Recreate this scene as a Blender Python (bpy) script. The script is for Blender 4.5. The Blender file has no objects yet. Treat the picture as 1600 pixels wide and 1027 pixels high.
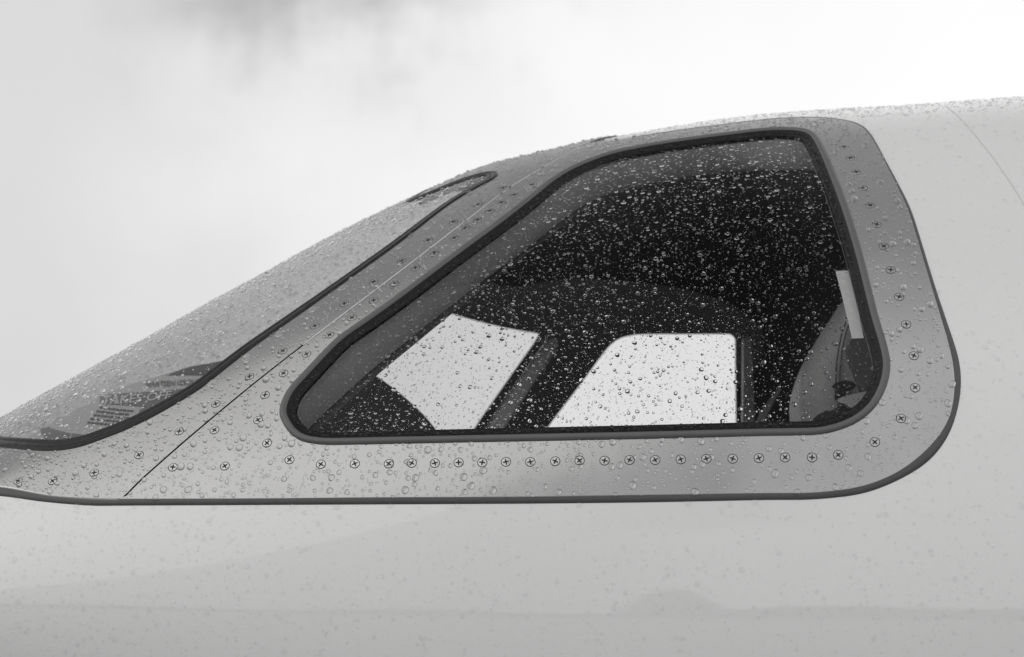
import bpy, math, random
import numpy as np
from mathutils import Vector, geometry
random.seed(4); rng = np.random.default_rng(11)
S = bpy.context.scene

# ------------------------------------------------------------------ camera
TH = math.radians(11.0)
CAM = np.array([0.0, -4.85, 1.75])
cd = bpy.data.cameras.new("camera"); cam = bpy.data.objects.new("camera", cd)
S.collection.objects.link(cam); S.camera = cam
cam.location = CAM; cam.rotation_euler = (math.pi/2+TH, 0, 0)
cd.lens = 90; cd.sensor_width = 36; cd.clip_start = .05; cd.clip_end = 6000
cd.dof.use_dof = True; cd.dof.focus_distance = 4.0; cd.dof.aperture_fstop = 5.6
S.view_settings.view_transform = 'Standard'; S.view_settings.look = 'None'
S.view_settings.exposure = 0.0; S.view_settings.gamma = 1
S.render.engine = 'CYCLES'
S.cycles.use_denoising = True
try: S.cycles.denoiser = 'OPENIMAGEDENOISE'
except Exception: pass
S.cycles.max_bounces = 14; S.cycles.transmission_bounces = 10; S.cycles.transparent_max_bounces = 12
S.cycles.glossy_bounces = 5; S.cycles.diffuse_bounces = 4
S.cycles.sample_clamp_indirect = 6

# ------------------------------------------------------------------ world
SUN_EL, SUN_AZ = math.radians(42), math.radians(235)     # azimuth clockwise from +Y: behind the camera, a little left
W = bpy.data.worlds.new("World"); S.world = W; W.use_nodes = True
nt = W.node_tree; nt.nodes.clear(); N = nt.nodes.new; L = nt.links.new
def mth(op, a, b=None, c=None, clamp=False, tree=None):
    n = (tree or nt).nodes.new('ShaderNodeMath'); n.operation = op; n.use_clamp = clamp
    for i, v in enumerate((a, b, c)):
        if v is None: continue
        if isinstance(v, (int, float)): n.inputs[i].default_value = v
        else: (tree or nt).links.new(v, n.inputs[i])
    return n.outputs[0]
def smooth(v, a, b, tree=None, lo=0, hi=1):
    n = (tree or nt).nodes.new('ShaderNodeMapRange'); n.interpolation_type = 'SMOOTHSTEP'
    (tree or nt).links.new(v, n.inputs[0])
    for i, q in enumerate((a, b, lo, hi)): n.inputs[i+1].default_value = q
    return n.outputs[0]
tc = N('ShaderNodeTexCoord')
sky = N('ShaderNodeTexSky'); sky.sky_type = 'NISHITA'; sky.sun_disc = False
sky.sun_elevation = SUN_EL; sky.sun_rotation = SUN_AZ; sky.dust_density = 3; sky.air_density = 1.2
bw = N('ShaderNodeRGBToBW'); L(sky.outputs[0], bw.inputs[0])
sx = N('ShaderNodeSeparateXYZ'); L(tc.outputs['Generated'], sx.inputs[0])
def noise(scale, detail, rough, off=(0,0,0), stretch=(1,1,1)):
    mp = N('ShaderNodeMapping'); L(tc.outputs['Generated'], mp.inputs[0])
    mp.inputs['Location'].default_value = off; mp.inputs['Scale'].default_value = stretch
    n = N('ShaderNodeTexNoise'); L(mp.outputs[0], n.inputs[0])
    n.inputs['Scale'].default_value = scale; n.inputs['Detail'].default_value = detail; n.inputs['Roughness'].default_value = rough
    return n.outputs[0]
n1 = noise(2.2, 3, .5, (3.1, .4, 1.7), (1, 1, 1.5))        # big cloud masses
n2 = noise(11, 7, .58, (1.3, 2.4, .2), (1, 1, 1.2))        # ragged edges
n3 = noise(26, 5, .6, (5.3, 1.4, 9.2), (1.6, 1, .55))       # hanging wisps
z = sx.outputs[2]; x = sx.outputs[0]
# cloud deck: bright all round, with a thick grey bank overhead and beyond the aircraft
y = sx.outputs[1]
deck = smooth(mth('ADD', z, mth('MULTIPLY', y, .2)), .60, .98, lo=9.75, hi=4.5)
rag = mth('ADD', mth('MULTIPLY', n2, .15), mth('MULTIPLY', n3, .06))
# grey base of a cloud bank that starts above the aircraft's nose
edge = mth('ADD', mth('SUBTRACT', z, mth('MULTIPLY', x, .12)), mth('SUBTRACT', rag, .025))
bank = mth('MULTIPLY', smooth(edge, .362, .43), smooth(mth('ADD', x, mth('MULTIPLY', n2, .08)), -.12, -.03))
bank = mth('MULTIPLY', bank, smooth(mth('ADD', x, mth('MULTIPLY', n2, .06)), .01, .09, lo=1, hi=.08))
veil = smooth(mth('ADD', mth('MULTIPLY', x, -1.0), mth('MULTIPLY', mth('SUBTRACT', n2, .5), .12)), -.02, .20)
cl = mth('MULTIPLY', deck, mth('SUBTRACT', 1.0, mth('MULTIPLY', bank, .42)))
cl = mth('MULTIPLY', cl, mth('SUBTRACT', 1.0, mth('MULTIPLY', veil, .27)))
cl = mth('MULTIPLY', cl, mth('ADD', .90, mth('MULTIPLY', n1, .2)))
cover = smooth(n1, .25, .5, lo=.82, hi=1.0)
mx = N('ShaderNodeMix'); mx.data_type = 'FLOAT'
L(cover, mx.inputs[0]); L(bw.outputs[0], mx.inputs[2]); L(cl, mx.inputs[3])
bg = N('ShaderNodeBackground'); bg.inputs[1].default_value = .1; L(mx.outputs[0], bg.inputs[0])
wo = N('ShaderNodeOutputWorld'); L(bg.outputs[0], wo.inputs[0])

sd = bpy.data.lights.new("sun", 'SUN'); sd.energy = .66; sd.angle = math.radians(74); sd.color = (1, .985, .96)
sun = bpy.data.objects.new("sun", sd); S.collection.objects.link(sun)
dv = Vector((math.sin(SUN_AZ)*math.cos(SUN_EL), math.cos(SUN_AZ)*math.cos(SUN_EL), math.sin(SUN_EL)))
sun.rotation_euler = dv.to_track_quat('Z', 'Y').to_euler(); sun.location = dv*30

# ------------------------------------------------------------------ materials (a black and white place: all greys)
def mat(name, v, rough=.5, metal=0, spec=.5, coat=0, ior=1.5):
    m = bpy.data.materials.new(name); m.use_nodes = True
    b = m.node_tree.nodes['Principled BSDF']
    b.inputs['Base Color'].default_value = (v, v, v, 1); b.inputs['Roughness'].default_value = rough
    b.inputs['Metallic'].default_value = metal; b.inputs['Specular IOR Level'].default_value = spec
    b.inputs['Coat Weight'].default_value = coat; b.inputs['Coat Roughness'].default_value = .045; b.inputs['Coat IOR'].default_value = 1.6
    b.inputs['IOR'].default_value = ior
    return m
def mottle(m, base, amp, scale, bump=0, bscale=None, rough=None, stretch=(1,1,1), dist=.001):
    t = m.node_tree; b = t.nodes['Principled BSDF']
    c = t.nodes.new('ShaderNodeTexCoord'); mp = t.nodes.new('ShaderNodeMapping'); t.links.new(c.outputs['Object'], mp.inputs[0])
    mp.inputs['Scale'].default_value = stretch
    n = t.nodes.new('ShaderNodeTexNoise'); n.inputs['Scale'].default_value = scale; n.inputs['Detail'].default_value = 6
    t.links.new(mp.outputs[0], n.inputs[0])
    v = mth('ADD', base-amp/2, mth('MULTIPLY', n.outputs[0], amp, tree=t), tree=t)
    t.links.new(v, b.inputs['Base Color'])
    if rough: t.links.new(mth('ADD', rough[0], mth('MULTIPLY', n.outputs[0], rough[1]-rough[0], tree=t), tree=t), b.inputs['Roughness'])
    if bump:
        n2 = t.nodes.new('ShaderNodeTexNoise'); n2.inputs['Scale'].default_value = bscale; n2.inputs['Detail'].default_value = 3
        t.links.new(mp.outputs[0], n2.inputs[0])
        bp = t.nodes.new('ShaderNodeBump'); bp.inputs['Strength'].default_value = bump; bp.inputs['Distance'].default_value = dist
        t.links.new(n2.outputs[0], bp.inputs['Height']); t.links.new(bp.outputs[0], b.inputs['Normal'])
    return m
M = {}
M['paint'] = mottle(mat('white_paint', .75, .4, coat=1), .745, .03, 3, .12, 5, dist=.004)
M['metal'] = mottle(mat('polished_metal', .43, .2, metal=.88), .43, .08, 7, .45, 3.5, rough=(.14, .32), stretch=(1, 1, 1), dist=.006)
M['edge'] = mat('bare_metal_edge', .6, .3, metal=1)
M['gasket'] = mottle(mat('grey_sealant', .075, .45), .075, .02, 40, .2, 90)
M['bead'] = mottle(mat('dark_grey_bead', .11, .35), .105, .03, 25, .1, 60)
M['seal'] = mottle(mat('black_seal', .003, .3, spec=.25), .003, .002, 60, .9, 110, dist=.004)
M['seal2'] = mottle(mat('black_windscreen_seal', .006, .3, spec=.3), .007, .005, 60, .5, 80, dist=.003)
M['reveal'] = mottle(mat('reveal_trim', .24, .6), .24, .04, 9)
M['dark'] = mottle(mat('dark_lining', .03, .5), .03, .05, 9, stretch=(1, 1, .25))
M['hood'] = mottle(mat('hood_fabric', .012, .8), .013, .01, 30, .3, 200)
M['post'] = mat('post_trim', .5, .5)
M['seat'] = mottle(mat('grey_leather', .3, .42), .3, .05, 10, .4, 120, dist=.002)
M['seam'] = mat('seam_thread', .06, .7)
M['strip'] = mottle(mat('pale_strip', .6, .5), .55, .12, 60)
M['screw'] = mat('screw_head', .5, .3, metal=1)
M['black'] = mat('recess_black', .004, .6)
M['groove'] = mat('groove_shadow', .008, .5)
M['plug'] = mat('filler_plug', .46, .4, metal=1)
M['plugring'] = mat('plug_ring', .62, .3, metal=1)
M['board'] = mottle(mat('board_face', .55, .6), .52, .05, 8)
M['ink'] = mat('board_dark_print', .17, .6)
M['ink2'] = mat('board_black_print', .09, .6)
M['inklight'] = mat('board_light_print', .6, .6)
M['ground'] = mottle(mat('concrete_apron', .32, .6), .36, .1, .4, .3, 60)
M['far'] = mottle(mat('far_trees', .05, .9), .05, .03, .2)
M['hangar'] = mat('hangar_wall', .3, .7)

def glass(name, tint, ior):
    m = bpy.data.materials.new(name); m.use_nodes = True; t = m.node_tree; t.nodes.clear()
    o = t.nodes.new('ShaderNodeOutputMaterial'); mix = t.nodes.new('ShaderNodeMixShader')
    tr = t.nodes.new('ShaderNodeBsdfTransparent'); tr.inputs[0].default_value = (tint,)*3+(1,)
    g = t.nodes.new('ShaderNodeBsdfGlossy'); g.inputs['Roughness'].default_value = .02
    f = t.nodes.new('ShaderNodeFresnel'); f.inputs[0].default_value = ior
    # a thin pane reflects alike from both sides
    ge = t.nodes.new('ShaderNodeNewGeometry'); io = mth('ADD', ior, mth('MULTIPLY', ge.outputs['Backfacing'], 1/ior-ior, tree=t), tree=t)
    t.links.new(io, f.inputs[0])
    t.links.new(f.outputs[0], mix.inputs[0]); t.links.new(tr.outputs[0], mix.inputs[1]); t.links.new(g.outputs[0], mix.inputs[2])
    t.links.new(mix.outputs[0], o.inputs[0]); return m
M['glass'] = glass('side_glass', .87, 1.26)
M['glass2'] = glass('windscreen_glass', .78, 1.7)
wm = bpy.data.materials.new('water'); wm.use_nodes = True; t = wm.node_tree; t.nodes.clear()
o = t.nodes.new('ShaderNodeOutputMaterial'); g = t.nodes.new('ShaderNodeBsdfGlass'); g.inputs['IOR'].default_value = 1.333
g.inputs['Roughness'].default_value = 0; t.links.new(g.outputs[0], o.inputs[0]); M['water'] = wm
fm = glass('water_on_paint', .985, 1.5); t = fm.node_tree; mo = next(n for n in t.nodes if n.type == 'MIX_SHADER'); oo = next(n for n in t.nodes if n.type == 'OUTPUT_MATERIAL')
m2 = t.nodes.new('ShaderNodeMixShader'); m2.inputs[0].default_value = .2; gg = t.nodes.new('ShaderNodeBsdfGlass'); gg.inputs['IOR'].default_value = 1.333; gg.inputs['Roughness'].default_value = 0
t.links.new(mo.outputs[0], m2.inputs[1]); t.links.new(gg.outputs[0], m2.inputs[2]); t.links.new(m2.outputs[0], oo.inputs[0]); M['film'] = fm

# ------------------------------------------------------------------ fuselage surface
ZC = 2.1
KX = np.array([-2.6,-1.9,-1.4,-1.1,-0.95,-.85,-.75,-.65,-.55,-.45,-.35,-.25,-.15,-.05,.05,.15,.25,.35,.45,.6,.75,.9,1.1,1.6,2.6])
KH = np.array([.03,.08,.17,.285,.3743,.438,.4977,.5573,.6186,.6762,.7353,.7888,.8359,.8805,.9063,.9315,.9519,.969,.9826,.9946,1.0031,1.0155,1.0285,1.05,1.06])
def wx(x): return .96-.05*np.maximum(0, .9-x)**2
def hx(x):
    x = np.asarray(x, float); m = np.gradient(KH, KX); i = np.clip(np.searchsorted(KX, x)-1, 0, len(KX)-2)
    d = KX[i+1]-KX[i]; t = np.clip((x-KX[i])/d, 0, 1)
    return (2*t**3-3*t**2+1)*KH[i]+(t**3-2*t**2+t)*d*m[i]+(-2*t**3+3*t**2)*KH[i+1]+(t**3-t**2)*d*m[i+1]
def hb(x): return .96*np.clip(hx(x), .25, 2)          # belly half-height
def H(x, s): return np.where(s >= 0, hx(x), hb(x))
def surf(x, t, off=0.0):
    """x along the fuselage, t angle: 0 near side, pi/2 crown, pi far side. Returns point, unit normal."""
    x = np.asarray(x, float); t = np.asarray(t, float)
    w = wx(x); h = H(x, np.sin(t)); e = 1e-3
    dw = (wx(x+e)-wx(x-e))/(2*e); dh = (H(x+e, np.sin(t))-H(x-e, np.sin(t)))/(2*e)
    y = -w*np.cos(t); zz = h*np.sin(t)
    gy = 2*y/w**2; gz = 2*zz/h**2; gx = -2*y*y/w**3*dw-2*zz*zz/h**3*dh
    n = np.stack([gx, gy, gz], -1); n /= np.linalg.norm(n, axis=-1, keepdims=True)
    P = np.stack([x, y, zz+ZC], -1)
    o = np.asarray(off, float)
    return P+n*(o[..., None] if o.ndim else o), n
PK = 36/90/1600
def rays(px, py):
    px = np.asarray(px, float); py = np.asarray(py, float)
    X = (px-800)*PK; U = (513.5-py)*PK
    d = np.stack([X, math.cos(TH)-U*math.sin(TH), math.sin(TH)+U*math.cos(TH)], -1)
    return d/np.linalg.norm(d, axis=-1, keepdims=True)
def cast(pts, off=0.0, far=False):
    """Where the sight line through a picture point meets the fuselage surface, as (x, t)."""
    pts = np.asarray(pts, float); d = rays(pts[:, 0], pts[:, 1])
    s = np.linspace(3.2, 7.2, 1601)
    P = CAM+d[:, None, :]*s[None, :, None]
    def F(P):
        w = wx(P[..., 0])+off; zz = P[..., 2]-ZC; h = H(P[..., 0], zz)+off
        return (P[..., 1]/w)**2+(zz/h)**2-1
    f = F(P); out = []
    for i in range(len(pts)):
        neg = np.where(f[i] < 0)[0]
        if len(neg) == 0: sb = s[np.argmin(f[i])]
        else:
            k = neg[-1] if far else neg[0]-1
            a, b = s[k], s[k+1]
            for _ in range(25):
                m = (a+b)/2; fm = F(CAM+d[i]*m)
                if (fm < 0) != far: b = m
                else: a = m
            sb = (a+b)/2
        Q = CAM+d[i]*sb; zz = Q[2]-ZC
        out.append((Q[0], math.atan2(zz/float(H(Q[0], zz)), -Q[1]/float(wx(Q[0])))))
    return np.array(out)
def at_depth(px, py, Y):
    d = rays(px, py); k = (Y-CAM[1])/d[..., 1]; return CAM+d*k[..., None]
def spline(pts, step=5, closed=False):
    P = np.asarray(pts, float); n = len(P); out = []
    rngi = range(n) if closed else range(n-1)
    for i in rngi:
        if closed: a, b, c, d = P[(i-1) % n], P[i], P[(i+1) % n], P[(i+2) % n]
        else: a, b, c, d = P[max(i-1, 0)], P[i], P[i+1], P[min(i+2, n-1)]
        k = max(1, int(np.linalg.norm(c-b)/step))
        # centripetal-ish: limit tangents so long straight runs stay straight
        lb = np.linalg.norm(c-b); t1 = (c-a); t2 = (d-b)
        t1 = t1/(np.linalg.norm(t1)+1e-9)*min(lb, np.linalg.norm(b-a) if np.linalg.norm(b-a) > 0 else lb)
        t2 = t2/(np.linalg.norm(t2)+1e-9)*min(lb, np.linalg.norm(d-c) if np.linalg.norm(d-c) > 0 else lb)
        for j in range(k):
            u = j/k
            out.append((2*u**3-3*u**2+1)*b+(u**3-2*u**2+u)*t1+(-2*u**3+3*u**2)*c+(u**3-u**2)*t2)
    if not closed: out.append(P[-1])
    return np.array(out)
def inpoly(q, poly):
    x, y = q[:, 0], q[:, 1]; r = np.zeros(len(q), bool); n = len(poly); j = n-1
    for i in range(n):
        xi, yi = poly[i]; xj, yj = poly[j]
        c = (yi > y) != (yj > y)
        if c.any():
            with np.errstate(divide='ignore', invalid='ignore'): r ^= c & (x < (xj-xi)*(y-yi)/(yj-yi)+xi)
        j = i
    return r

# ------------------------------------------------------------------ object helpers
COL = S.collection
def link(name, me, mats, parent=None):
    o = bpy.data.objects.new(name, me); COL.objects.link(o)
    for m in (mats if isinstance(mats, (list, tuple)) else [mats]):
        if m is not None and me.users <= 1: me.materials.append(m)
    if parent: o.parent = parent
    return o
def mesh(name, V, Fc, mats, parent=None, normals=None, smoothed=True, midx=None):
    me = bpy.data.meshes.new(name); me.from_pydata([tuple(map(float, v)) for v in V], [], [tuple(map(int, f)) for f in Fc])
    if smoothed: me.polygons.foreach_set('use_smooth', [True]*len(me.polygons))
    if midx is not None: me.polygons.foreach_set('material_index', midx)
    me.update()
    if normals is not None: me.normals_split_custom_set_from_vertices([tuple(map(float, n)) for n in normals])
    return link(name, me, mats, parent)
def tag(o, label, cat, group=None, kind=None):
    if label: o['label'] = label
    if cat: o['category'] = cat
    if group: o['group'] = group
    if kind: o['kind'] = kind
    return o
def sheet(name, outer, holes, mats, parent=None, off=0.0, grid=.025, flip=False):
    """A piece of the curved surface bounded by a loop in (x,t), with holes, built as real curved mesh."""
    o = np.asarray(outer); loops = [o]+[np.asarray(h) for h in holes]
    vs = []; es = []
    for lp in loops:
        b = len(vs); vs += [Vector((float(p[0]), float(p[1]))) for p in lp]
        es += [(b+i, b+(i+1) % len(lp)) for i in range(len(lp))]
    x0, y0 = o.min(0); x1, y1 = o.max(0)
    gx, gy = np.meshgrid(np.arange(x0+grid*.5, x1, grid), np.arange(y0+grid*.5, y1, grid), indexing='ij')
    gx = gx+(np.arange(gx.shape[1]) % 2)[None, :]*grid*.5
    q = np.stack([gx.ravel(), gy.ravel()], 1)
    k = inpoly(q, o)
    for h in holes: k &= ~inpoly(q, np.asarray(h))
    q = q[k]
    allb = np.concatenate(loops)                                    # keep grid points off the outlines
    if len(q):
        dm = np.full(len(q), 9.0)
        for c in range(0, len(allb), 200): dm = np.minimum(dm, np.min(np.hypot(q[:, None, 0]-allb[None, c:c+200, 0], q[:, None, 1]-allb[None, c:c+200, 1]), 1))
        q = q[dm > grid*.35]
    vs += [Vector((float(a), float(b))) for a, b in q]
    ov, oe, of, *_ = geometry.delaunay_2d_cdt(vs, es, [], 0, 1e-7)
    V2 = np.array([(v.x, v.y) for v in ov]); Fc = np.array([f for f in of if len(f) == 3])
    c = V2[Fc].mean(1); k = inpoly(c, o)
    for h in holes: k &= ~inpoly(c, np.asarray(h))
    Fc = Fc[k]
    P, n = surf(V2[:, 0], V2[:, 1], off)
    a = P[Fc[:, 0]]; fn = np.cross(P[Fc[:, 1]]-a, P[Fc[:, 2]]-a); s = (fn*n[Fc[:, 0]]).sum(1)
    bad = s < 0; Fc[bad] = Fc[bad][:, ::-1]
    used = np.unique(Fc); re = -np.ones(len(P), int); re[used] = np.arange(len(used))
    P, n, Fc = P[used], n[used], re[Fc]
    if flip: Fc = Fc[:, ::-1]; n = -n
    return mesh(name, P, Fc, mats, parent, normals=n)
def strip(name, rows, mats, parent=None, closed=True, flip=False, smoothed=True):
    """rows: list of (n,3) arrays of equal length; quads between neighbouring rows."""
    n = len(rows[0]); V = np.concatenate(rows); Fc = []
    for r in range(len(rows)-1):
        for i in range(n if closed else n-1):
            j = (i+1) % n; f = (r*n+i, r*n+j, (r+1)*n+j, (r+1)*n+i)
            Fc.append(f[::-1] if flip else f)
    return mesh(name, V, Fc, mats, parent, smoothed=smoothed)
def frame_of(lp, closed=True):
    P, n = surf(lp[:, 0], lp[:, 1], 0)
    if closed: tg = np.roll(P, -3, 0)-np.roll(P, 3, 0)
    else: tg = np.gradient(P, axis=0)
    tg /= np.linalg.norm(tg, axis=1, keepdims=True)
    b = np.cross(n, tg); b /= np.linalg.norm(b, axis=1, keepdims=True)
    return P, n, b
def profile(lp, prof, sign=1, closed=True, wscale=None):
    """Sweep a profile of (inward distance, height) round a loop; returns rows."""
    P, n, b = frame_of(lp, closed); rows = []
    ws = 1 if wscale is None else wscale[:, None]
    for u, v in prof: rows.append(P+b*(u*sign)*ws+n*v)
    return rows
def resample(lp, n, closed=True):
    q = np.vstack([lp, lp[:1]]) if closed else lp
    s = np.r_[0, np.cumsum(np.hypot(*np.diff(q, axis=0).T))]
    u = np.linspace(0, s[-1], n+1)[:-1] if closed else np.linspace(0, s[-1], n)
    return np.stack([np.interp(u, s, q[:, 0]), np.interp(u, s, q[:, 1])], 1)
def relax(lp, k=2):
    for _ in range(k): lp = (np.roll(lp, 1, 0)+2*lp+np.roll(lp, -1, 0))/4
    return lp

# ------------------------------------------------------------------ traced outlines (picture points at the size of the photograph)
MH = .004                                                    # the surround stands this proud of the paint
side_out = [(185,780),(400,779),(600,777),(800,776),(1000,773),(1200,770),(1260,770),(1300,767),(1350,759),(1400,739),(1440,710),(1470,677),(1485,647),(1491,612),(1490,575),
            (1480,530),(1450,430),(1420,331),(1397,281),(1385,258),(1367,224),(1355,206),(1342,195),(1320,188.5),(1287,184.5),(1250,184),(1200,187),(1100,199),(1000,213.5)]
gask_out = [(187,790),(400,789),(600,788),(800,787),(1000,785),(1200,781),(1260,781),(1300,778),(1350,771),(1400,752),(1450,722),(1482,681),(1497,637),(1502,597),(1497,555),
            (1462,450),(1425,331),(1400,280),(1387,256),(1369,222),(1357,204),(1343,193),(1321,186.8),(1287,182.8),(1250,182.3),(1200,185.2),(1100,197.2),(1000,211.5)]
BO = [(437,647),(441,628),(450,610),(470,588),(525,531),(570,499),(615,467),(670,426),(725,385),(775,348),(825,309),(862,280),(900,259),(950,240.5),(1000,229.5),(1050,221),(1100,214),(1175,204.5),(1212,201.5),(1250,202),
      (1270,207),(1281,217),(1295,245),(1315,295),(1333,347),(1350,405),(1372,492),(1385,535),(1391,562),(1391,580),(1387,599),(1380,617),(1365,640),(1340,660),(1312,672),(1282,679),(1240,680.5),
      (1200,681),(1000,686),(800,690),(600,694),(510,695.5),(475,691),(457,681),(445,666)]
seam = [(192,780),(225,747),(300,681),(400,598),(500,520),(600,444),(682,381),(740,336),(800,291),(860,255),(907,229)]
ws_out = [(-70,690),(-30,696),(0,700),(50,705),(87,706),(125,700),(162,687),(200,672),(250,647),(312,610),(350,580),(400,541),(500,470),(617,386),(700,322),(740,297),(765,284),(780,275),(779,268),(760,269),(725,279),(675,299),(648,311)]
bl_metal = [(-90,757),(0,760),(75,773.5),(130,778),(185,780)]
bl_gask = [(-90,772),(0,775),(60,783),(100,787),(145,790),(187,790)]
CR = math.pi/2

BOp = relax(resample(cast(spline(BO, 4, True), MH), 420), 3)
so = cast(spline(side_out, 5), MH); go = cast(spline(gask_out, 5), .001)
sm = cast(spline(seam, 6), MH)
def even(lp, k=14):
    q = resample(lp, len(lp), False)
    for _ in range(k): q[1:-1] = (q[:-2]+2*q[1:-1]+q[2:])/4
    return q
so, go = even(so), even(go)
# beyond the skyline the outlines carry on over the crown
def ext(a, b, n=12): return np.stack([np.linspace(a[0], b[0], n), np.linspace(a[1], b[1], n)], 1)
xs_ = sm[-1]
top_join = np.array([xs_[0]+.012, xs_[1]+.02])
side_top = np.vstack([so, ext(so[-1], top_join, 14)[1:]])
gask_top = np.vstack([go, ext(go[-1], np.array([top_join[0]+.002, top_join[1]+.002]), 14)[1:]])
seam_full = np.vstack([sm, ext(sm[-1], top_join, 4)[1:]])
crown_join = np.array([top_join[0]+.13, CR])
crown_curve = np.array([[top_join[0]+.13*(u**1.0), top_join[1]+(CR-top_join[1])*u] for u in np.linspace(0, 1, 24)])
wl = cast(spline(ws_out, 5), MH)
XL = XE = -1.22
left = cast([(-70,690)], MH)[0]
wl = np.vstack([ext((XL, left[1]+.03), wl[0], 14)[:-1], wl])
xc = wl[-1][0]+.17                                           # where the windscreen edge crosses the crown line
cw = np.array([wl[-1]+(np.array([xc, CR])-wl[-1])*np.array([u, 1-(1-u)**2.5]) for u in np.linspace(0, 1, 14)])[1:]
blm = cast(spline(bl_metal, 6), MH); blg = cast(spline(bl_gask, 6), .001)
blm_full = np.vstack([ext((XE, blm[0][1]+.02), blm[0], 12)[:-1], blm])
blg_full = np.vstack([ext((XE-.006, blg[0][1]+.02), blg[0], 12)[:-1], blg])

GAP = .0015
def shift(lp, dx, dt): return lp+np.array([dx, dt])
# far side openings
farW = relax(cast(spline([(855,664),(900,604),(930,563),(947,540),(962,526),(985,519),(1010,517.5),(1080,517.5),(1140,517.5),(1147,521),(1148.5,530),(1149,600),(1150,680),(1150,760),(1140,775),(1100,780),(900,784),(800,786),(780,776)], 8, True), 0, True), 1)
fa = cast(spline([(861,513),(800,503),(750,491),(693,473),(640,448),(600,426)], 10), 0, True)
fb = cast(spline([(-80,770),(300,756),(560,745),(700,738),(722,725),(760,667),(812,592),(850,538),(861,516)], 10), 0, True)
XF = 2.25
path = np.vstack([wl, cw, ext(cw[-1], fa[-1], 10)[1:], fa[::-1][1:], fb[::-1][1:-1], ext(fb[0], (XL, XF), 14)])
nL = int(round(len(resample(path, 10))*0+600))
path = resample(path, 640, False)
pin = path.copy()
for _ in range(3): pin[1:-1] = (pin[:-2]+2*pin[1:-1]+pin[2:])/4
path = pin
kc = int(np.argmax(path[:, 1] >= CR))                       # index where it crosses the crown
# windscreen surround (near side, up to the crown), side window surround, opening in the painted skin
wsur = np.vstack([blm_full[:-1], shift(seam_full, -GAP, GAP), crown_curve[1:], ext(crown_join, path[kc], 20)[1:-1], path[:kc+1][::-1], ext(path[0], (XE, blm_full[0][1]), 6)[1:-1]])
ssur = np.vstack([shift(so[:1], GAP, 0), so[1:], side_top[len(so):-1], shift(seam_full, GAP, -GAP)[::-1][:-1]])
skin_hole = np.vstack([blg_full[:-1], gask_top[1:], shift(crown_curve[1:], .004, 0), ext(crown_join+[.004, 0], path[kc], 20)[1:-1], path[kc:], ext((XE, XF), (XE, blg_full[0][1]), 40)[1:-1]])

# ------------------------------------------------------------------ the aircraft
jet = bpy.data.objects.new('business_jet', None); COL.objects.link(jet); jet.location = (0, 0, 0)
tag(jet, 'white business jet with a grey riveted cockpit window surround, wet with rain', 'aircraft')
X0, X1 = -2.55, 2.5
def rect(x0, x1, t0, t1, n=60):
    return np.vstack([ext((x0, t0), (x1, t0), n)[:-1], ext((x1, t0), (x1, t1), n)[:-1], ext((x1, t1), (x0, t1), n)[:-1], ext((x0, t1), (x0, t0), n)[:-1]])
skn = sheet('fuselage_skin', rect(X0, X1, -1.25, math.pi+1.25, 80), [skin_hole, farW], M['paint'], jet, 0, .035)
sheet('belly_skin', rect(X0, X1, -math.pi+1.25, -1.25, 30), [], M['paint'], jet, 0, .12)
def cap(xv, name, flip):
    tt = np.linspace(0, 2*math.pi, 64, endpoint=False); P, _ = surf(np.full(64, xv), np.where(tt > math.pi+1.25, tt-2*math.pi, tt), 0)
    V = np.vstack([P, P.mean(0)[None]]); Fc = [(i, (i+1) % 64, 64) if not flip else ((i+1) % 64, i, 64) for i in range(64)]
    mesh(name, V, Fc, M['paint'], jet, smoothed=False)
cap(X0, 'nose_bulkhead', False); cap(X1, 'cabin_bulkhead', True)

# surrounds
ss = sheet('window_surround', ssur, [BOp], M['metal'], jet, MH, .02)
ws = sheet('windscreen_surround', wsur, [], M['metal'], jet, MH, .02)
ss['label'] = 'grey metal surround of the side window, fastened with a ring of cross-head screws'
ws['label'] = 'grey metal surround of the windscreen, divided off by a slanting joint'
# side faces of the surrounds: bright machined arris then the grey sealant fillet
n = 500
a = resample(so, n, False); gd = resample(go, 4000, False)
ii = np.array([np.argmin(((gd-q)**2).sum(1)) for q in a]).astype(float); ii[0] = 0; ii[-1] = 3999; ii = np.maximum.accumulate(ii)
for _ in range(12): ii[1:-1] = (ii[:-2]+2*ii[1:-1]+ii[2:])/4
b = gd[ii.round().astype(int)]
Pa, na = surf(a[:, 0], a[:, 1], MH); Pb, nb = surf(b[:, 0], b[:, 1], .0006)
Pm, nm = surf(a[:, 0], a[:, 1], MH-.0008)
bb = (Pb-Pm); dist = np.linalg.norm(bb, axis=1, keepdims=True); bb /= dist+1e-9
strip('sealant_fillet', [Pm+bb*.0012, Pm*.5+Pb*.5+na*.0010, Pb, Pb-nb*.002], M['gasket'], ss, closed=False)
strip('machined_edge', [Pa, Pa+bb*.0012-na*.0006, Pm+bb*.0013-na*.002], M['edge'], ss, closed=False)
n = 120
a = resample(blm_full, n, False); b = resample(blg_full, n, False)
Pa, na = surf(a[:, 0], a[:, 1], MH); Pb, nb = surf(b[:, 0], b[:, 1], .0006); Pm, _ = surf(a[:, 0], a[:, 1], MH-.0008)
bb = (Pb-Pm); bb /= np.linalg.norm(bb, axis=1, keepdims=True)+1e-9
strip('sealant_fillet', [Pm+bb*.003, Pm*.5+Pb*.5+na*.0010, Pb, Pb-nb*.002], M['gasket'], ws, closed=False)
strip('machined_edge', [Pa, Pa+bb*.003-na*.0006, Pm+bb*.0031-na*.002], M['edge'], ws, closed=False)
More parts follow.
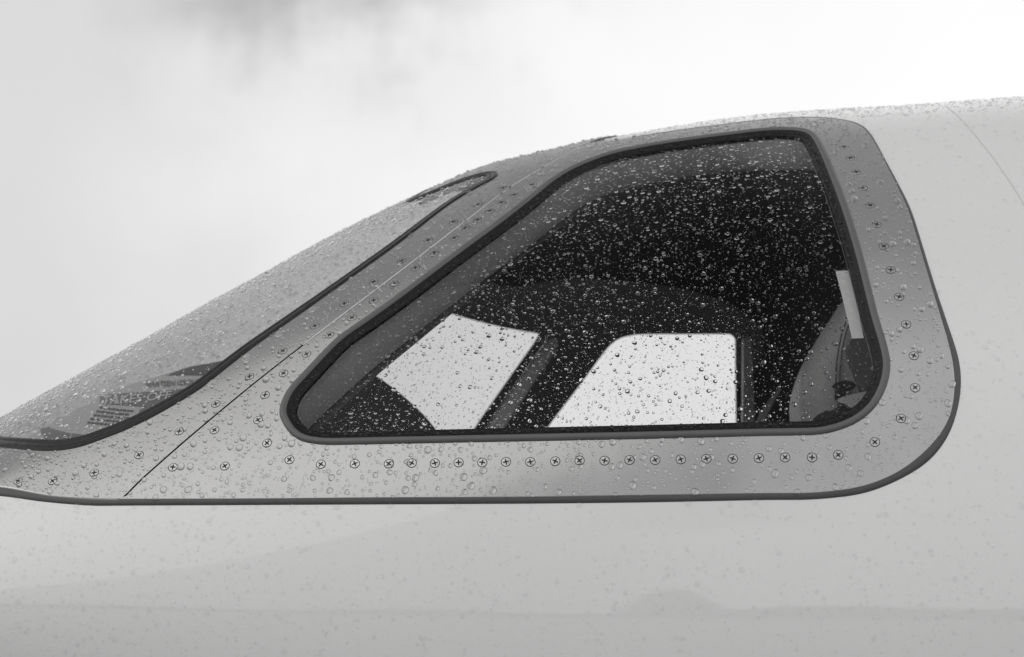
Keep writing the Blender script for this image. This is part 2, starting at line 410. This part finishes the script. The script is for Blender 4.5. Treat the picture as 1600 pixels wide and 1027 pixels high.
# joint between the two surrounds: dark bottom with a bright bevel on each lip
jf = resample(sm, 160, False)
P, nn, bb = frame_of(jf, False); hi_ = slice(58, 160)
strip('joint_seal', [P-bb*.004+nn*(MH-.0022), P+bb*.004+nn*(MH-.0022)], M['groove'], ws, closed=False)
strip('joint_bevel', [(P+bb*.0015+nn*(MH+.0002))[hi_], (P+bb*.0010+nn*(MH+.0002))[hi_], (P+bb*.0004+nn*(MH-.0012))[hi_]], M['edge'], ws, closed=False)

# side window: bead, seal, glass, reveal
sgn = 1
P, nn, bb = frame_of(BOp); cen = P.mean(0)
if ((cen-P)*bb).sum() < 0: sgn = -1
win = strip('window_bead', profile(BOp, [(-.0005, MH-.001), (.0002, MH+.0018), (.002, MH+.0042), (.006, MH+.0052), (.010, MH+.0042), (.0118, MH+.0012)], sgn), M['bead'], jet)
win.name = 'side_window'
strip('seal', profile(BOp, [(.0118, MH+.0015), (.0135, MH+.0004), (.016, MH-.0018), (.020, MH-.0034), (.0245, MH-.0038), (.026, MH-.006), (.0265, -.008)], sgn), M['seal'], win)
gl_rows = profile(BOp, [(.0262, -.0035)], sgn)[0]
def to_xt(P):
    zz = P[:, 2]-ZC; return np.stack([P[:, 0], np.arctan2(zz/H(P[:, 0], zz), -P[:, 1]/wx(P[:, 0]))], 1)
GLp = relax(to_xt(gl_rows), 1)
GO = -.0035
pane = sheet('glass_pane', to_xt(profile(BOp, [(.0215, 0)], sgn)[0]), [], M['glass'], win, GO, .02)
# the reveal: deep trim between the glass and the cabin lining
rin = [(450,705),(500,652),(575,583),(634,535),(693,487),(757,438),(820,391),(865,355),(905,325),(950,303),(1000,291),(1060,279),(1130,269),(1200,266),(1268,266),(1292,280),(1314,330),(1350,430),(1374,520),(1394,620),(1366,694),(1300,712),(1200,716),(800,720),(500,728),(462,724)]
RO = -.062
rp = relax(cast(spline(rin, 5, True), RO), 3)
def match(loop, ref):
    """start and direction of loop follow those of ref"""
    def area(q): return .5*np.sum(q[:, 0]*np.roll(q[:, 1], -1)-q[:, 1]*np.roll(q[:, 0], -1))
    if area(loop)*area(ref) < 0: loop = loop[::-1]
    loop = resample(loop, len(ref)); k = np.argmin(np.hypot(*(loop-ref[0]).T)); return np.roll(loop, -k, 0)
anchors = [0, 4, 12, 18, 22, 30, 36, 41]
rp = match(rp, GLp)
# re-pair by direction from the centre so the corners meet the corners
def bycorner(src, ref):
    c1 = src.mean(0); c0 = ref.mean(0); out = []
    def nrm(q, c): d = q-c; return d/np.array([np.ptp(q[:, 0]), np.ptp(q[:, 1])])
    a, b = nrm(src, c1), nrm(ref, c0); k0 = 0; m = len(src); res = []
    for i in range(len(b)):
        rngk = [(k0+j) % m for j in range(-6, 14)] if i else range(m)
        k0 = min(rngk, key=lambda k: (a[k][0]-b[i][0])**2+(a[k][1]-b[i][1])**2); res.append(k0)
    o = src[res]; return relax(o, 6)
rp = bycorner(resample(rp, 1200), GLp)
# cast() with off shrinks the section, so place the inner ring the same way
def shrunk(lp, off):
    w = wx(lp[:, 0])+off; h = H(lp[:, 0], np.sin(lp[:, 1]))+off
    return np.stack([lp[:, 0], -w*np.cos(lp[:, 1]), ZC+h*np.sin(lp[:, 1])], 1)
def xt_s(px, off): return cast(px, off)
# cast() returned t from unshrunk axes; recover true points from it
def pts_of(lp):     # invert: the point lies on the shrunk ellipse in direction t measured with full axes
    c, s_ = np.cos(lp[:, 1])*wx(lp[:, 0]), np.sin(lp[:, 1])*H(lp[:, 0], np.sin(lp[:, 1]))
    w = wx(lp[:, 0])+RO; h = H(lp[:, 0], np.sin(lp[:, 1]))+RO
    k = 1/np.sqrt((c/w)**2+(s_/h)**2)
    return np.stack([lp[:, 0], -c*k, ZC+s_*k], 1)
R2 = pts_of(rp)
R1 = surf(GLp[:, 0], GLp[:, 1], -.014)[0]
R0 = surf(GLp[:, 0], GLp[:, 1], -.0045)[0]
strip('reveal_trim', [R0, R1]+[R1*(1-u)+R2*u+(R2.mean(0)-R2)/np.linalg.norm(R2.mean(0)-R2, axis=1, keepdims=True)*.010*u*(1-u**2) for u in (.15, .3, .45, .6, .72, .82, .9, .96)]+[R2], M['reveal'], win, flip=True)

# windscreen: seal and glass, one pane wrapping over the crown
P, nn, bb = frame_of(path, False); mid = surf(np.array([-.75]), np.array([CR]))[0][0]; sg2 = 1 if ((mid-P)*bb).sum() > 0 else -1
wsc = np.interp(path[:, 0], [-.8, -.55, -.3, -.1], [1.5, 1.3, 1.05, 1.0]); wsc[kc:] = 1
wsn = strip('windscreen', profile(path, [(-.0005, MH-.001), (.0006, MH+.0012), (.004, MH+.0022), (.011, MH+.0018), (.0125, MH+.0004), (.0135, MH+.0014), (.019, MH+.001), (.0215, MH-.002)], sg2, False, wsc), M['seal2'], jet, closed=False)
gl2 = to_xt(profile(path, [(.0200, 0)], sg2, False, wsc)[0]); gl2[1:-1] = (gl2[:-2]+2*gl2[1:-1]+gl2[2:])/4
gl2 = np.vstack([gl2, ext((XL, gl2[-1][1]), (XL, gl2[0][1]), 40)[1:-1]])
sheet('glass_pane', gl2, [], M['glass2'], wsn, .0030, .02)
fw = sheet('far_side_window', farW, [], M['glass'], jet, -.004, .05)
# cabin lining, following the shell just inside it
strip('cabin_lining_lip', [surf(path[:, 0], path[:, 1], .0015)[0], surf(path[:, 0], path[:, 1], np.interp(path[:, 1], [.88, 1.02], [-.064, -.012]))[0]], M['dark'], jet, closed=False)
lining_hole = np.vstack([path, ext((XL, XF), (XL, path[0][1]), 40)[1:-1]])
wh = np.maximum(lining_hole, [-1.2, -9])
sheet('cabin_lining', rect(-1.215, 2.3, -1.2, CR-.05), [relax(to_xt(R2), 1), wh], M['dark'], jet, -.064, .05, flip=True)
sheet('cabin_lining', rect(-1.215, 2.3, CR-.07, math.pi+1.2), [wh, farW], M['dark'], jet, -.012, .05, flip=True)
A = surf(farW[:, 0], farW[:, 1], -.001)[0]; B = surf(farW[:, 0], farW[:, 1], -.0121)[0]
strip('far_reveal', [A, B], M['dark'], jet)
sheet('cabin_floor_lining', rect(-1.215, 2.3, -math.pi+1.2, -1.2, 30), [], M['dark'], jet, -.012, .12, flip=True)

# ---- things inside, seen through the glass
def slab(name, pxs, Y, depth, m, parent, step=6, bevel=0):
    q = spline(pxs, step, True) if step else np.asarray(pxs, float)
    A = at_depth(q[:, 0], q[:, 1], Y); n = len(A); B = A+np.array([0, depth, 0])
    c = A.mean(0)
    rows = [A*.0+c+(A-c)*.985+np.array([0, -.004, 0]), A, B]
    V = np.vstack(rows+[rows[0].mean(0)[None]]); Fc = []
    for r in range(2):
        for i in range(n): j = (i+1) % n; Fc.append((r*n+i, r*n+j, (r+1)*n+j, (r+1)*n+i))
    vs = [Vector((v[0], v[2])) for v in rows[0]]
    Fc += [tuple(f) for f in geometry.delaunay_2d_cdt(vs, [(i, (i+1) % n) for i in range(n)], [], 1, 1e-7)[2]]
    return mesh(name, V[:3*n], Fc, m, parent, smoothed=False)
hood = slab('instrument_hood', [(575,584),(610,603),(645,632),(668,655),(690,684),(712,720),(712,830),(250,830),(250,730),(360,700),(470,620),(520,597)], -.05, .55, M['hood'], jet)
bar = slab('window_post_trim', [(856,534),(861,527),(870,528),(872,538),(862,556),(833,598),(792,660),(772,692),(750,692),(768,660),(808,602),(838,560)], .60, .03, M['post'], jet)
slab('pillar_trim', [(1161,528),(1168,526),(1174,532),(1177,600),(1180,700),(1160,700),(1161,600)], .62, .03, M['post'], jet)
slab('curtain_edge', [(1218,606),(1221,609),(1207,632),(1196,656),(1190,700),(1170,700),(1182,660),(1198,630)], .45, .02, M['post'], jet)

# seat backrest: padded shell lofted from its side outline
def pillow(name, outline, Y, thick, m, parent, n=14):
    q = resample(spline(outline, 4, True), 72); A = at_depth(q[:, 0], q[:, 1], Y); c = at_depth(np.array([1330.]), np.array([640.]), Y)[0]
    rows = []
    for k in range(n+1):
        a = math.pi/2*k/n; s = math.cos(a)**.55 if k < n else 0.0
        rows.append(c+(A-c)*max(s, .001)+np.array([0, -thick*math.sin(a)**.8, 0]))
    rows = [A+np.array([0, .14, 0])]+rows
    return strip(name, rows, m, parent)
seat = pillow('pilot_seat', [(1314,474),(1298,498),(1277,530),(1261,562),(1250,595),(1246,622),(1249,650),(1256,690),(1270,740),(1340,760),(1430,760),(1450,600),(1430,500),(1380,462),(1340,458)], -.38, .075, M['seat'], jet)
def tube(name, P, r, m, parent, k=6):
    P = np.asarray(P); tg = np.gradient(P, axis=0); tg /= np.linalg.norm(tg, axis=1, keepdims=True)
    u = np.cross(tg, [0, 1, 0]); u /= np.linalg.norm(u, axis=1, keepdims=True); v = np.cross(tg, u)
    rows = [P+(u*math.cos(a)+v*math.sin(a))*r for a in np.linspace(0, 2*math.pi, k, endpoint=False)]
    return strip(name, rows+[rows[0]], m, parent, closed=False)
for dx in (0, 6):
    q = spline([(1322+dx,500),(1312+dx,530),(1306+dx,565),(1304+dx,600),(1308+dx,640)], 5)
    Pq = at_depth(q[:, 0], q[:, 1], -.38-.0745+.012); tube('seat_seam', Pq+np.array([0, -.018, 0]), .0012, M['seam'], seat)
slab('seat_side_panel', [(1330,530),(1420,520),(1430,640),(1375,650),(1340,600)], -.47, .02, mat('dark_leather', .12, .5), seat)
slab('belt_buckle', [(1303,600),(1308,606),(1306,618),(1312,624),(1322,616),(1330,607),(1338,603),(1334,598),(1322,595),(1311,597)], -.50, .03, M['black'], seat)
slab('belt_buckle', [(1268,658),(1280,647),(1292,641),(1296,643),(1310,636),(1324,633),(1338,640),(1346,660),(1320,690),(1260,690)], -.50, .03, mat('belt_dark', .03, .5), seat)
slab('belt_tongue', [(1307,626),(1330,617),(1360,612),(1356,624),(1336,640),(1320,632)], -.52, .01, M['strip'], seat)
# pale strip fixed to the inside of the pane
q = cast(np.array([(1304.5,425),(1326,424.5),(1349,530),(1330.5,530.5)]), -.014)
st = np.vstack([ext(q[i], q[(i+1) % 4], 8)[:-1] for i in range(4)])
stp = sheet('pale_label_strip', st, [], M['strip'], win, -.012, .01)

# skin joint curving away at upper right
js = cast(spline([(1476,165),(1495,180),(1520,207),(1548,242),(1575,280),(1600,320),(1640,392),(1680,480)], 6), 0)
Pj, nj, bj = frame_of(js, False)
strip('skin_joint', [Pj-bj*.0012+nj*.0002, Pj+bj*.0003+nj*.0004, Pj+bj*.0014+nj*.0002], mat('joint_filler', .62, .5), jet, closed=False)

# ------------------------------------------------------------------ screws
def screw_mesh(kind):
    V = []; Fc = []; mi = []
    def ring(r0, z0, r1, z1, m, k=28):
        b = len(V)
        for i in range(k):
            a = 2*math.pi*i/k; V.append((r0*math.cos(a), r0*math.sin(a), z0))
        for i in range(k):
            a = 2*math.pi*i/k; V.append((r1*math.cos(a), r1*math.sin(a), z1))
        for i in range(k): j = (i+1) % k; Fc.append((b+i, b+j, b+k+j, b+k+i)); mi.append(m)
    def disc(r, z0, m, k=28):
        b = len(V); V.append((0, 0, z0))
        for i in range(k): a = 2*math.pi*i/k; V.append((r*math.cos(a), r*math.sin(a), z0))
        for i in range(k): Fc.append((b, b+1+i, b+1+(i+1) % k)); mi.append(m)
    if kind == 'screw':
        ring(.0080, .00012, .0070, .00014, 1)                       # countersink groove
        ring(.0070, .00014, .0066, .0006, 0); ring(.0066, .0006, .0030, .0007, 0); disc(.0030, .0007, 0)
        b = len(V); w_, l_ = .00125, .0048                          # cross recess
        for (sx_, sy_) in ((l_, w_), (w_, l_)):
            c0 = len(V)
            for (px_, py_) in ((-1, -.55), (1, -.55), (1, .55), (-1, .55)):
                X_, Y_ = (px_*sx_, py_*sy_*1.5) if sx_ > sy_ else (py_*sx_*1.5, px_*sy_)
                V.append((X_, Y_, .00095 if sx_ > sy_ else .00102))
            Fc.append((c0, c0+1, c0+2, c0+3) if sx_ > sy_ else (c0+3, c0+2, c0+1, c0)); mi.append(2)
        c0 = len(V); k = 12
        for i in range(k): V.append((.0021*math.cos(2*math.pi*i/k), .0021*math.sin(2*math.pi*i/k), .00108))
        Fc.append(tuple(range(c0, c0+k))); mi.append(2)
        # shaft below so the head is a solid thing
        ring(.0070, .00014, .0040, -.003, 0)
        mats = [M['screw'], M['groove'], M['black']]
    else:
        ring(.0078, .0002, .0072, .0005, 1); ring(.0072, .0005, .0062, .0004, 0); ring(.0062, .0004, .0058, .00035, 2)
        disc(.0058, .0004, 0); ring(.0034, .00052, .0030, .00055, 1, 20); ring(.0078, .0002, .0070, -.002, 0)
        mats = [M['plug'], M['plugring'], M['metal']]
    me = bpy.data.meshes.new(kind); me.from_pydata(V, [], Fc); me.polygons.foreach_set('material_index', mi)
    for m in mats: me.materials.append(m)
    me.update(); return me
me_s, me_p = screw_mesh('screw'), screw_mesh('filler_plug')
from mathutils import Matrix
def place(me, name, pts, parent):
    xt = cast(pts, MH); P, nrm = surf(xt[:, 0], xt[:, 1], MH)
    for p, v in zip(P, nrm):
        o = bpy.data.objects.new(name, me); COL.objects.link(o); o.parent = parent
        qn = Vector(v).to_track_quat('Z', 'Y').to_matrix().to_4x4() @ Matrix.Rotation(random.uniform(0, 6.28), 4, 'Z')
        o.matrix_local = Matrix.Translation(Vector(p)) @ qn
side_screws = [(271,731),(352,729),(453,719),(502,726),(555,725),(608,725),(644,724),(680,724),(717,723),(754,723),(791,722),(829,722),(868,721),(906,720),(945,720),(984,719),(1024,719),(1064,718),(1104,717),(1145,717),(1186,716),
 (1227,715),(1269,715),(1310,711),(1367,691),(1408,654),(1430,606),(1428,556),(1416,507),(1405,464),(1392,422),(1381,385),(1370,351),(1360,321),(1349,294),(1338,269),(1329,247),(1319,230),
 (418,693),(404,657),(415,618),(444,584),(480,554),(516,524),(551,497),(585,470),(617,444),(650,419),(680,396),(711,372),(728,357),(747,344),(766,330),(784,317),(804,305),(832,289),(336,673)]
ws_screws = [(29,753),(83,753),(148,740),(218,712),(281,675),(338,632),(391,589),(443,549),(493,510),(539,475),(585,441),(629,408),(670,376),(710,347),(748,320),(786,294)]
plugs = [(2,709),(39,714),(86,716),(145,706),(211,680),(275,643),(332,599),(386,559),(438,522),(489,484),(536,450),(581,417),(626,385),(669,355),(709,329),(747,303)]
place(me_s, 'screw', side_screws, ss); place(me_s, 'screw', ws_screws, ws); place(me_p, 'filler_plug', plugs, ws)

# ------------------------------------------------------------------ printed board lying just inside the windscreen
BD = -.05
def bsheet(name, px, m, parent, off, step=5, g=.02, closed_spline=False):
    q = spline(px, step, True) if closed_spline else np.vstack([np.linspace(px[i], px[(i+1) % len(px)], 6)[:-1] for i in range(len(px))]).astype(float)
    lp = cast(q, off); return sheet(name, lp, [], m, parent, off, g)
# cast() and surf() treat offsets slightly differently; use one consistent depth
board = bsheet('display_board', [(392,545),(353,556),(315,563.5),(281,570),(238,584),(190,600),(140,617),(90,640),(40,660),(20,668),(20,700),(130,705),(240,660),(330,600),(400,552)], M['board'], None, BD, g=.02)
tag(board, 'printed board showing TAKES OFF in pale letters, lying inside the windscreen at lower left', 'display board')
bsheet('dark_band', [(242,584.5),(281,571),(315,564.5),(353,557),(385,550),(360,565),(317,582),(281,582.5)], M['ink2'], board, BD+.0012)
bsheet('grey_panel', [(140,619),(180,612),(247,605),(300,600),(320,600),(262,645),(200,662),(178,668),(182,652),(200,645),(207,629),(170,628),(140,628)], M['ink'], board, BD+.0012)
bsheet('dark_band', [(36,663),(97,670),(92,681),(60,682)], M['ink'], board, BD+.0012)
bsheet('grey_panel', [(100,670),(150,674),(146,682),(94,683)], M['ink'], board, BD+.0012)
def lettering(text, p0, p1, hpx, m, name, italic=0.0, bold=.0):
    cu = bpy.data.curves.new('font', 'FONT'); cu.body = text; cu.size = 1; cu.offset = bold; cu.resolution_u = 3
    ob = bpy.data.objects.new('tmp', cu); COL.objects.link(ob)
    dg = bpy.context.evaluated_depsgraph_get(); me = bpy.data.meshes.new_from_object(ob.evaluated_get(dg))
    bpy.data.objects.remove(ob)
    v = np.array([q.co[:2] for q in me.vertices]); x0, x1 = v[:, 0].min(), v[:, 0].max(); hcap = .70
    d = np.array(p1, float)-np.array(p0, float); up = np.array([d[1], -d[0]])/np.linalg.norm(d)
    u = (v[:, 0]-x0)/(x1-x0); w_ = v[:, 1]/hcap
    px = np.array(p0)+u[:, None]*d+(w_*hpx)[:, None]*(up+italic*d/np.linalg.norm(d))
    lp = cast(px, BD+.0022); P, _ = surf(lp[:, 0], lp[:, 1], BD+.0024)
    mesh(name, P, [tuple(p.vertices) for p in me.polygons], m, board, smoothed=False)
lettering('HARTSEN GROUP', (212,602), (298,595), 7.5, M['ink2'], 'lettering', .25, .012)
lettering('TAKES OFF', (143,630), (252,617), 11, M['inklight'], 'lettering', .35, .012)
lettering('OR', (187,654), (213,649), 11, M['inklight'], 'lettering', .35, .01)
for k in range(5):
    y0 = 632+k*5.2; x0 = 141-k*4.5; Lr = 50+k*1.5
    xx = x0
    while xx < x0+Lr:
        wd = random.uniform(4, 9); bsheet('text_line', [(xx, y0-(xx-x0)*-.05), (xx+wd, y0-(xx-x0)*-.05), (xx+wd-1, y0+2.6-(xx-x0)*-.05), (xx-1, y0+2.6-(xx-x0)*-.05)], M['ink2'], board, BD+.0014, g=.05); xx += wd+1.3

# ------------------------------------------------------------------ rain drops
def drops(name, label, region, holes, off, count, rmu, rsig, rmax, closed, aspect=.42, bias=0.0, seed=1, tmin=None, extra=None, pile=None, wmat='water', fine=0):
    r_ = np.random.default_rng(seed); reg = np.asarray(region); lo, hi = reg.min(0), reg.max(0)
    pts = []; need = count
    while need > 0:
        q = r_.uniform(lo, hi, (need*4, 2)); k = inpoly(q, reg)
        for h in holes: k &= ~inpoly(q, np.asarray(h))
        if pile is not None: k &= r_.uniform(0, 1, len(q)) < pile(q)
        q = q[k][:need]; pts.append(q); need -= len(q)
        if len(q) == 0: break
    q = np.vstack(pts); R = np.clip(np.exp(r_.normal(math.log(rmu), rsig, len(q))), .0005, rmax)
    if fine: R = np.where(r_.uniform(0, 1, len(R)) < fine, r_.uniform(.0005, .0009, len(R)), R)
    if extra is not None: q = np.vstack([q, extra[0]]); R = np.r_[R, extra[1]]
    order = np.argsort(-R); q, R = q[order], R[order]
    P, nrm = surf(q[:, 0], q[:, 1], off)
    # drop the ones that overlap a bigger neighbour
    cell = .012; G = {}; keep = []
    for i in range(len(q)):
        c = tuple(np.floor(P[i]/cell).astype(int)); ok = True
        for a in (-1, 0, 1):
            for b in (-1, 0, 1):
                for d in (-1, 0, 1):
                    for j in G.get((c[0]+a, c[1]+b, c[2]+d), ()):
                        if np.sum((P[i]-P[j])**2) < (1.12*(R[i]+R[j]))**2: ok = False; break
                    if not ok: break
                if not ok: break
            if not ok: break
        if ok: keep.append(i); G.setdefault(c, []).append(i)
    P, nrm, R = P[keep], nrm[keep], R[keep]; m = len(R)
    down = np.array([0, 0, -1.0])-nrm*(-nrm[:, 2:3]); down /= np.linalg.norm(down, axis=1, keepdims=True)+1e-9
    side = np.cross(nrm, down)
    Vs = []; Fs = []; base = 0
    for lo_, hi_, K, RG in ((0, .0017, 10, 4), (.0017, .003, 12, 4), (.003, 1, 18, 6)):
        s = np.where((R >= lo_) & (R < hi_))[0]
        if len(s) == 0: continue
        mm = len(s); ang = np.linspace(0, 2*math.pi, K, endpoint=False)
        out = 1+r_.normal(0, .07, (mm, 1))*np.cos(2*ang+r_.uniform(0, 6, (mm, 1)))+r_.normal(0, .05, (mm, 1))*np.cos(3*ang+r_.uniform(0, 6, (mm, 1)))
        sag = 1+np.abs(r_.normal(0, .12, (mm, 1)))*(np.cos(ang)[None] > 0)*np.cos(ang)[None]
        hs = aspect*r_.uniform(.75, 1.15, mm)
        V = [];
        for g_ in range(RG):
            f = 1-g_/RG; rr = math.sin(f*math.pi/2) if RG > 3 else f**.8; hh = (1-rr**2)**.52
            rad = R[s][:, None]*rr*out*sag
            ctr = (1-f)*R[s]*.16                                     # belly hangs towards the lower side
            V.append(P[s][:, None, :]+side[s][:, None, :]*(rad*np.sin(ang))[..., None]+down[s][:, None, :]*(rad*np.cos(ang)+ctr[:, None])[..., None]+nrm[s][:, None, :]*((R[s]*hs)[:, None, None]*hh))
        top = P[s]+down[s]*(R[s]*.16)[:, None]+nrm[s]*(R[s]*hs)[:, None]
        V = np.concatenate([np.stack(V, 1).reshape(mm, RG*K, 3), top[:, None, :]], 1)
        f = []
        for g_ in range(RG-1):
            for i in range(K): j = (i+1) % K; a, b, c, d = g_*K+i, g_*K+j, (g_+1)*K+j, (g_+1)*K+i; f += [(a, b, c), (a, c, d)]
        for i in range(K): f.append(((RG-1)*K+i, (RG-1)*K+(i+1) % K, RG*K))
        if closed:
            V = np.concatenate([V, P[s][:, None, :]], 1)
            # separate lower ring so the base keeps a crisp edge
            V = np.concatenate([V, V[:, :K, :]], 1); b0 = RG*K+2
            for i in range(K): f.append((b0+(i+1) % K, b0+i, RG*K+1))
        f = np.array(f); nv = V.shape[1]
        Fs.append((f[None]+(np.arange(mm)*nv)[:, None, None]+base).reshape(-1, 3)); Vs.append(V.reshape(-1, 3)); base += mm*nv
    V = np.concatenate(Vs); Fc = np.concatenate(Fs)
    me = bpy.data.meshes.new(name); me.vertices.add(len(V)); me.vertices.foreach_set('co', V.astype(np.float32).ravel())
    me.loops.add(len(Fc)*3); me.loops.foreach_set('vertex_index', Fc.astype(np.int32).ravel())
    me.polygons.add(len(Fc)); me.polygons.foreach_set('loop_start', np.arange(0, len(Fc)*3, 3, dtype=np.int32))
    me.polygons.foreach_set('use_smooth', np.ones(len(Fc), bool)); me.update(calc_edges=True); me.validate()
    me.materials.append(M[wmat])
    # outward check on the first face
    nn = np.cross(V[Fc[0][1]]-V[Fc[0][0]], V[Fc[0][2]]-V[Fc[0][0]])
    i0 = np.argmin(((P-V[Fc[0][0]])**2).sum(1))
    if (nn*nrm[i0]).sum() < 0: me.flip_normals()
    o = bpy.data.objects.new(name, me); COL.objects.link(o); tag(o, label, 'raindrops', kind='stuff'); print(name, m, len(Fc)); return o
def edge_drops(lp, n, r0, r1, d=0.0, seed=3):
    r_ = np.random.default_rng(seed); i = r_.integers(0, len(lp), n); q = lp[i].copy(); q[:, 1] -= d; return q, r_.uniform(r0, r1, n)
drops('raindrops', 'clear raindrops beaded all over the dark side window glass', GLp, [], GO+.0003, 13500, .00102, .58, .0042, True, fine=.45, aspect=.38, seed=5)
# drips hanging under the bead and under the sealant line
low = cast([(470,693),(492,699),(511,700),(596,698),(640,697),(659,697),(757,693),(830,693),(905,691),(1010,689),(1120,686),(1255,684),(1290,681)], MH)
rg = np.random.default_rng(31); lowx = (low, rg.uniform(.0026, .0045, len(low)))
low2 = cast([(27,781),(120,789),(210,792),(262,793),(335,793),(402,792),(458,791),(526,792),(610,790),(715,790),(905,788),(1075,786),(1180,783)], 0); low2x = (low2, rg.uniform(.0035, .0055, len(low2)))
drops('raindrops', 'raindrops beaded on the grey metal surround of the side window', ssur, [BOp], MH+.0001, 5600, .0012, .66, .0060, False, aspect=.8, seed=6, extra=lowx)
drops('raindrops', 'raindrops on the slanting grey metal surround of the windscreen', wsur, [], MH+.0001, 4600, .0013, .55, .0048, False, aspect=.8, seed=7, pile=lambda q: np.where(q[:, 0] > -1.0, 1, 0))
drops('raindrops', 'fine dense raindrops covering the sloping windscreen glass', gl2, [], .0034, 16000, .0013, .5, .0045, True, aspect=.55, seed=8, pile=lambda q: np.where(q[:, 0] > -1.0, .25+.75*np.clip((q[:, 1]-.6)/.6, 0, 1), 0)*(q[:, 1] < 1.85))
drops('raindrops', 'dark raindrops clinging to the black rubber seal round the side window', to_xt(profile(BOp, [(.0135, 0)], sgn)[0]), [to_xt(profile(BOp, [(.0245, 0)], sgn)[0])], MH-.0022, 800, .0015, .4, .0034, False, aspect=.5, seed=12)
near_skin = rect(-.95, .95, -.30, CR-.02)
drops('raindrops', 'beads of rain standing along the roofline of the white fuselage', rect(-.02, .98, 1.12, CR+.1), [skin_hole], .0001, 2600, .0016, .45, .0042, False, aspect=.5, seed=19)
drops('raindrops', 'faint flat raindrops on the white fuselage paint around the window', near_skin, [skin_hole], .0001, 9000, .0012, .5, .0042, False, aspect=.5, seed=9, extra=low2x, wmat='film')

# thin trickles of water
def trickle(px, wd, ht, label, off=MH):
    lp = cast(spline(px, 3), off); P, n_, b_ = frame_of(lp, False); m = len(P)
    wv = (wd*(.7+.3*np.sin(np.linspace(0, 9, m))))*np.clip(np.minimum(np.arange(m)+1, m-np.arange(m))/4, 0, 1); wv = wv[:, None]
    rows = [P+n_*(off+.0001)+b_*wv*k+n_*ht*(1-k*k)**.6*np.minimum(wv/wd*1.3, 1) for k in (-1, -.7, -.3, .1, .5, .8, 1)]
    o = strip('water_trickle', rows, M['water'], None, closed=False)
    me = o.data
    if Vector(n_[m//2]).dot(me.polygons[len(me.polygons)//2].normal) < 0: me.flip_normals()
    tag(o, label, 'trickle')
trickle([(491,700),(487,712),(483,722),(481,727)], .0017, .0012, 'short slanting trickle below the left end of the window bead')
trickle([(477,738),(474,752),(470,766),(468,774)], .0009, .0005, 'faint trickle running down to the sealant between the second and third lower screws')
trickle([(907,731),(907.5,745),(906.5,760),(907,770)], .0009, .0005, 'hair-thin upright trickle below a screw at the middle of the bottom row')
trickle([(659,695),(658,702),(659,712)], .0014, .001, 'small drip trail hanging from the bead above the bottom screw row')

# ------------------------------------------------------------------ setting
def plane(name, x0, x1, y0, y1, z, m):
    return tag(mesh(name, [(x0, y0, z), (x1, y0, z), (x1, y1, z), (x0, y1, z)], [(0, 1, 2, 3)], m, smoothed=False), None, None, kind='structure')
plane('ground', -3000, 3000, -3000, 3000, 0, M['ground'])
# low tree line across the airfield behind the camera, mirrored faintly by the paint
r_ = np.random.default_rng(2); xs = np.linspace(-260, 260, 261); hh = 7+3*np.sin(xs*.03)+2*np.sin(xs*.11+1)+r_.normal(0, .35, len(xs))
A = np.stack([xs, np.full(len(xs), -200.), np.zeros(len(xs))], 1); hh = hh+17*np.exp(-((xs+14)/6)**4)
B = np.stack([xs, np.full(len(xs), -204.), hh], 1)
Cc = np.stack([xs, np.full(len(xs), -216.), hh*.9], 1); D = np.stack([xs, np.full(len(xs), -226.), np.zeros(len(xs))], 1)
tl = strip('tree_line', [A, B, Cc, D], M['far'], None, closed=False, smoothed=False); tag(tl, None, None, kind='structure')
